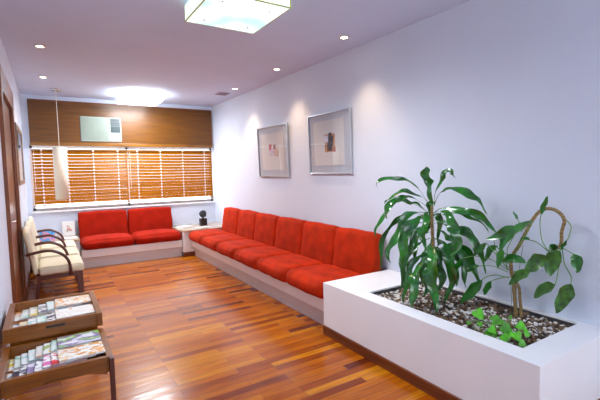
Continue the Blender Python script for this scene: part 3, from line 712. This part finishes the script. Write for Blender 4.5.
picture(4.888, 5.815, 1.41, 2.166, (.12, .14, .86, .86),
        [(.36, .34, .44, .44, (.42, .06, .08)), (.44, .37, .60, .45, (.75, .72, .74)), (.50, .35, .57, .42, (.30, .10, .12)), (.40, .43, .50, .52, (.55, .45, .60)), (.52, .44, .66, .56, (.52, .40, .38)), (.34, .53, .44, .545, (.5, .5, .55))],
        'silver framed picture with small red and brown squares, farther back on the right wall', .03)
picture(3.507, 4.352, 1.45, 2.178, (.13, .12, .84, .86),
        [(.37, .33, .60, .60, (.42, .20, .09)), (.43, .36, .56, .58, (.03, .035, .06)), (.37, .35, .45, .44, (.55, .55, .68)), (.47, .31, .53, .38, (.06, .05, .06)), (.55, .54, .61, .60, (.30, .05, .03))],
        'silver framed picture with a small dark orange print, nearest the plants on the right wall', .03)
# framed mirror on the left wall
o = empty('wall_mirror', (XL+.001, 6.4, 1.39)); W_, H2 = 1.30, .73
b = bmesh.new(); fw = .05
box(b, (0, -W_/2, 0), (.028, -W_/2+fw, H2), .003); box(b, (0, W_/2-fw, 0), (.028, W_/2, H2), .003)
box(b, (0, -W_/2+fw, 0), (.028, W_/2-fw, fw), .003); box(b, (0, -W_/2+fw, H2-fw), (.028, W_/2-fw, H2), .003)
link('frame', b, wood('grey_brown_wood', (.16, .10, .07), (.34, .24, .18), .4, 1), o)
link('mirror_glass', bx((.004, -W_/2+fw, fw), (.018, W_/2-fw, H2-fw)), M['mirror'], o)
tag(o, 'framed mirror on the left wall reflecting the window blinds', 'mirror')

# ------------------------------------------------------------------ cream chairs
def make_chair():
    o = empty('waiting_chair', (.02, 5.49, 0))
    # seat: x forward, y width
    t = cushion_mesh(.44, .60, .095, .028, .008, 70)
    link('seat', t, M['cream'], o, True, (.065, 0, .398))
    for sy in (-1, 1):
        b = bmesh.new(); tube(b, [(-.135, sy*.288, .490), (.25, sy*.288, .490)], .005, 6)
        link('piping', b, M['cream'], o)
    # back slab
    t = cushion_mesh(.056, .52, .52, .025, .002, 75)
    for v in t.verts: v.co.z -= .05*abs(v.co.y/.27)**5*max(0, v.co.z/.5)
    link('backrest', t, M['cream'], o, True, (-.175, 0, .405), (0, math.radians(-9.5), 0))
    b = bmesh.new()
    box(b, (-.16, -.285, .355), (.27, -.26, .400), .003); box(b, (-.16, .26, .355), (.27, .285, .400), .003)
    box(b, (-.16, -.26, .355), (-.135, .26, .400), .003); box(b, (.245, -.26, .355), (.27, .26, .400), .003)
    link('seat_frame', b, M['leg_wood'], o)
    for sy in (-1, 1):
        for (xt, xb) in ((.248, .256), (-.150, -.205)):
            b = bmesh.new(); y = sy*.268; a_ = .021
            vt = [b.verts.new((xt+i*a_, y+j*.017, .40)) for i, j in ((-1, -1), (1, -1), (1, 1), (-1, 1))]
            vb = [b.verts.new((xb+i*a_*.8, y+j*.015, 0)) for i, j in ((-1, -1), (1, -1), (1, 1), (-1, 1))]
            b.faces.new(vt); b.faces.new(vb)
            for k in range(4): b.faces.new((vt[k], vt[(k+1) % 4], vb[(k+1) % 4], vb[k]))
            link('leg', b, M['leg_wood'], o)
        b = bmesh.new(); y = sy*.318
        pp = catmull([(-.262, y, .648), (-.20, y, .660), (-.10, y, .674), (-.02, y, .670), (.055, y, .635), (.115, y, .575), (.145, y, .49), (.152, y, .375)], 5)
        tube(b, pp, .0125, 10, 1.3)
        tube(b, [(.152, y, .385), (.152, sy*.27, .385)], .010, 8)
        link('armrest', b, M['leg_wood'], o, True)
    return o
ch = make_chair()
tag(ch, 'cream leather chair with dark wooden arms by the left wall, nearest the viewer', 'chair', 'cream chairs by the left wall')
for i, lb in ((1, 'middle of the three cream leather chairs by the left wall'), (2, 'cream leather chair farthest back, beside the picture card table')):
    c2 = dup(ch, lb); c2.location = (.02, 5.49+.672*i, 0)

# ------------------------------------------------------------------ small things on the corner tables
o = empty('stone_sculpture', (2.512, 7.58, .475))
link('pedestal', bx((-.062, -.055, 0), (.062, .055, .135), .004), M['black'], o)
b = bmesh.new(); cyl(b, (0, 0, .148), .018, .014, .03, 16)
link('neck', b, M['black'], o, True)
t = bmesh.new(); bmesh.ops.create_icosphere(t, subdivisions=4, radius=1)
for v in t.verts:
    r = 1+.16*noise.noise(v.co*3.2)
    v.co = Vector((v.co.x*.070*r, v.co.y*.030*r, v.co.z*.070*r+.222))
link('carved_disc', t, M['dark_stone'], o, True)
tag(o, 'black sculpture, a round disc on a square block, on the right corner table', 'sculpture')
def booklet(name, x, y, z, w_, d_, h_, rz, col, label, cat, group=None, cover=None):
    o = empty(name, (x, y, z), rz)
    link('pages', bx((-w_/2+.002, -d_/2+.002, .0008), (w_/2-.001, d_/2-.002, h_-.0008)), M['paper_white'], o)
    b = bmesh.new(); box(b, (-w_/2, -d_/2, h_-.0008), (w_/2, d_/2, h_)); box(b, (-w_/2, -d_/2, 0), (w_/2, d_/2, .0008)); box(b, (-w_/2-.0005, -d_/2, 0), (-w_/2+.001, d_/2, h_))
    link('cover', b, cover or plain('cover_print', col, .3, .3, 14), o)
    return tag(o, label, cat, group)
booklet('brochure', 2.14, 7.56, .4755, .26, .20, .014, .5, (.72, .78, .84), 'silver white brochure on the left end of the right corner table', 'brochure')
booklet('brochure', 2.40, 7.30, .4755, .22, .15, .006, .25, (.85, .86, .9), 'thin white leaflet in front of the black sculpture', 'brochure')
booklet('brochure', .26, 7.45, .4755, .20, .20, .012, .1, (.86, .86, .9), 'white brochure lying on the left corner table', 'brochure')
# picture card
o = empty('picture_card', (.262, 7.80, .4755)); o.rotation_euler = (math.radians(-8), 0, 0)
link('card', bx((-.095, -.006, 0), (.095, .006, .245), .002), M['paper_white'], o)
rnd = random.Random(4)
b = bmesh.new()
cols = [(.75, .25, .15), (.85, .65, .15), (.35, .25, .55), (.8, .35, .3), (.4, .55, .3)]
for i in range(22):
    x, z = rnd.gauss(0, .02), .115+rnd.gauss(0, .03)
    r = rnd.uniform(.008, .014)
    t = bmesh.new(); bmesh.ops.create_cone(t, cap_ends=True, segments=9, radius1=r, radius2=r, depth=.0016)
    for f in t.faces: f.material_index = i % 5
    merge(b, t, Matrix.Translation((max(-.045, min(.045, x)), -.0068-.0001*i, max(.05, min(.18, z)))) @ Matrix.Rotation(PI/2, 4, 'X'))
link('flower_print', b, [plain('print_colour', c_, .5) for c_ in cols], o)
tag(o, 'white card with a colourful flower picture standing on the left corner table', 'picture card')
# blue magazine leaning behind the chairs
def cover_mat(name, cols, scale, seed, stretch=(1, 1, 1)):
    m, nt, b = new_mat(name)
    tc = N(nt, 'ShaderNodeTexCoord'); mp = N(nt, 'ShaderNodeMapping'); mp.inputs['Location'].default_value = (seed*1.37, seed*.71, seed*.33); mp.inputs['Scale'].default_value = stretch
    nt.links.new(tc.outputs['Object'], mp.inputs[0])
    v = N(nt, 'ShaderNodeTexNoise'); v.inputs['Scale'].default_value = scale; v.inputs['Detail'].default_value = 3; v.inputs['Distortion'].default_value = .2
    nt.links.new(mp.outputs[0], v.inputs['Vector'])
    n_ = len(cols); r = ramp(nt, [(.30+.40*i/max(1, n_-1), c_) for i, c_ in enumerate(cols)])
    r.color_ramp.interpolation = 'CONSTANT'
    nt.links.new(v.outputs['Fac'], r.inputs[0]); nt.links.new(r.outputs[0], b.inputs['Base Color'])
    b.inputs['Roughness'].default_value = .28
    return m
mg = booklet('magazine', -.045, 7.43, .4765, .21, .16, .006, 0, None, 'blue magazine standing on the left corner table behind the cream chairs', 'magazine', None,
             cover_mat('blue_cover', [(.08, .30, .75), (.12, .42, .85), (.75, .35, .55), (.2, .25, .7), (.85, .6, .7)], 9, 2))
mg.rotation_euler = (math.radians(68), 0, 0); mg.location = (-.045, 7.41, .55)

# ------------------------------------------------------------------ magazine rack
o = empty('magazine_rack', (-.005, 2.9, 0)); L = Vector((-.005, 2.9, 0))
RX0, RX1 = -.272, .256
def tray(y0, y1, z, hh, nm, thick=.028):
    b = bmesh.new(); sd = .034
    box(b, Vector((RX0, y0, z-hh))-L, Vector((RX0+sd, y1, z))-L, .003); box(b, Vector((RX1-sd, y0, z-hh))-L, Vector((RX1, y1, z))-L, .003)
    box(b, Vector((RX0+sd, y1-thick, z-hh))-L, Vector((RX1-sd, y1, z))-L, .003)
    if nm == 'lower':
        # front rail with a shallow arch cut in its lower edge
        t = bmesh.new(); pts = []
        n_ = 14; x0, x1 = RX0+sd, RX1-sd
        top = [(x1, z), (x0, z)]; bot = [(x0+(x1-x0)*k/n_, z-hh-.012+.045*math.sin(PI*k/n_)) for k in range(n_+1)]
        vs = [t.verts.new(Vector((x, y0, zz))-L) for x, zz in top+bot]
        f = t.faces.new(vs); r = bmesh.ops.extrude_face_region(t, geom=[f])
        for v in r['geom']:
            if isinstance(v, bmesh.types.BMVert): v.co.y += thick
        merge(b, t)
    else:
        box(b, Vector((RX0+sd, y0, z-hh))-L, Vector((RX1-sd, y0+thick, z))-L, .003)
    tr_ = link(nm+'_tray', b, M['table_wood'], o)
    link('tray_bottom', bx(Vector((RX0+.01, y0+.01, z-hh+.012))-L, Vector((RX1-.01, y1-.01, z-hh+.022))-L), M['table_wood'], tr_)
    return tr_
link('support_box', bx(Vector((RX0+.03, 2.895, .425))-L, Vector((RX1-.03, 3.44, .514))-L, .003), M['table_wood'], o)
lt = tray(2.385, 2.872, .50, .085, 'lower')
ut = tray(2.874, 3.46, .60, .085, 'upper')
b = bmesh.new()
sl = bx((-.052, -.006, -.007), (.052, .004, .007), .005)
link('hand_slot', sl, M['black'], ut, False, Vector((-.005, 2.874, .572))-L)['label'] = 'black hand slot'
for (x, y, zt) in ((RX1-.018, 2.372, .503), (RX0+.018, 2.372, .503), (RX1-.02, 3.43, .42), (RX0+.02, 3.43, .42)):
    sgn = 1 if x > 0 else -1
    b = bx(Vector((x-.006 if sgn > 0 else x-.018, y-.02, 0))-L, Vector((x+.018 if sgn > 0 else x+.006, y+.02, zt))-L, .003)
    link('leg', b, M['leg_wood'], o)
tag(o, 'brown wooden two-tier rack full of magazines in the lower left corner', 'magazine rack')

W0 = (.92, .92, .90)
PAL = dict(white=[W0, (.85, .80, .74), W0, (.80, .35, .12), W0], blue=[(.10, .30, .62), W0, (.35, .60, .85), W0], green=[(.30, .62, .50), (.78, .90, .84), W0, (.1, .35, .25)],
           yellow=[(.85, .70, .08), W0, (.45, .55, .2), W0], cyan=[(.45, .75, .75), W0, (.75, .90, .88), W0], pink=[(.85, .12, .40), W0, (.85, .2, .5), W0],
           purple=[W0, (.75, .72, .85), (.30, .22, .42), (.30, .60, .12), W0, (.06, .05, .08)], orange=[W0, (.80, .38, .10), W0, (.88, .68, .42), (.70, .22, .03), W0],
           dark=[(.05, .05, .08), W0, (.15, .15, .22), W0, (.6, .5, .6)], red=[(.80, .03, .05), W0, (.8, .05, .08), W0])
def magazine(x, y, z, rz, tx, ty, kind, label, group, seed, w_=.205, d_=.165, h_=.007):
    o = booklet('magazine', x, y, z, w_, d_, h_, rz, None, label, 'magazine', group, cover_mat('cover_'+kind, PAL[kind], 9, seed, (1, 1.8, 1)))
    o.rotation_euler = (tx, ty, rz)
    return o
rows = [('lower_back', 2.745, .425, ['yellow', 'green', 'cyan', 'cyan', 'white', 'yellow', 'green', 'purple'], 'back row of the lower tray', .165),
        ('lower_front', 2.545, .425, ['blue', 'dark', 'dark', 'purple', 'dark', 'pink', 'red', 'orange'], 'front row of the lower tray', .165),
        ('upper_back', 3.33, .525, ['white', 'green', 'yellow', 'dark', 'cyan', 'orange'], 'back row of the upper tray', .20),
        ('upper_front', 3.05, .525, ['blue', 'yellow', 'cyan', 'green', 'dark', 'white'], 'front row of the upper tray', .20)]
WORD = dict(white='white and rust', blue='blue and white', green='pale green', yellow='yellow', cyan='pale turquoise', pink='pink and white', purple='purple and green', orange='white and orange', dark='black and white', red='red and white')
ORDN = ['leftmost', 'second from the left', 'third from the left', 'fourth from the left', 'fifth from the left', 'sixth from the left', 'seventh from the left', 'topmost at the right end']
seed = 1
for nm, y, zb, kinds, place, dd in rows:
    n_ = len(kinds)
    for i, k in enumerate(kinds):
        u = i/(n_-1)
        x = -.135+.245*u**1.15
        th = .0095
        ordn = ORDN[i] if i < n_-1 else 'topmost at right end'
        last = i == n_-1
        magazine(x, y+random.uniform(-.006, .006), zb+.0035+i*(th+.0006)+(.0 if not last else .001), random.uniform(-.04, .04), 0, math.radians(-0.0), k,
                 WORD[k]+' magazine, '+ordn+' in the '+place, 'magazines in the rack, '+place, seed, .21 if not last else .225, dd, th)
        seed += 1
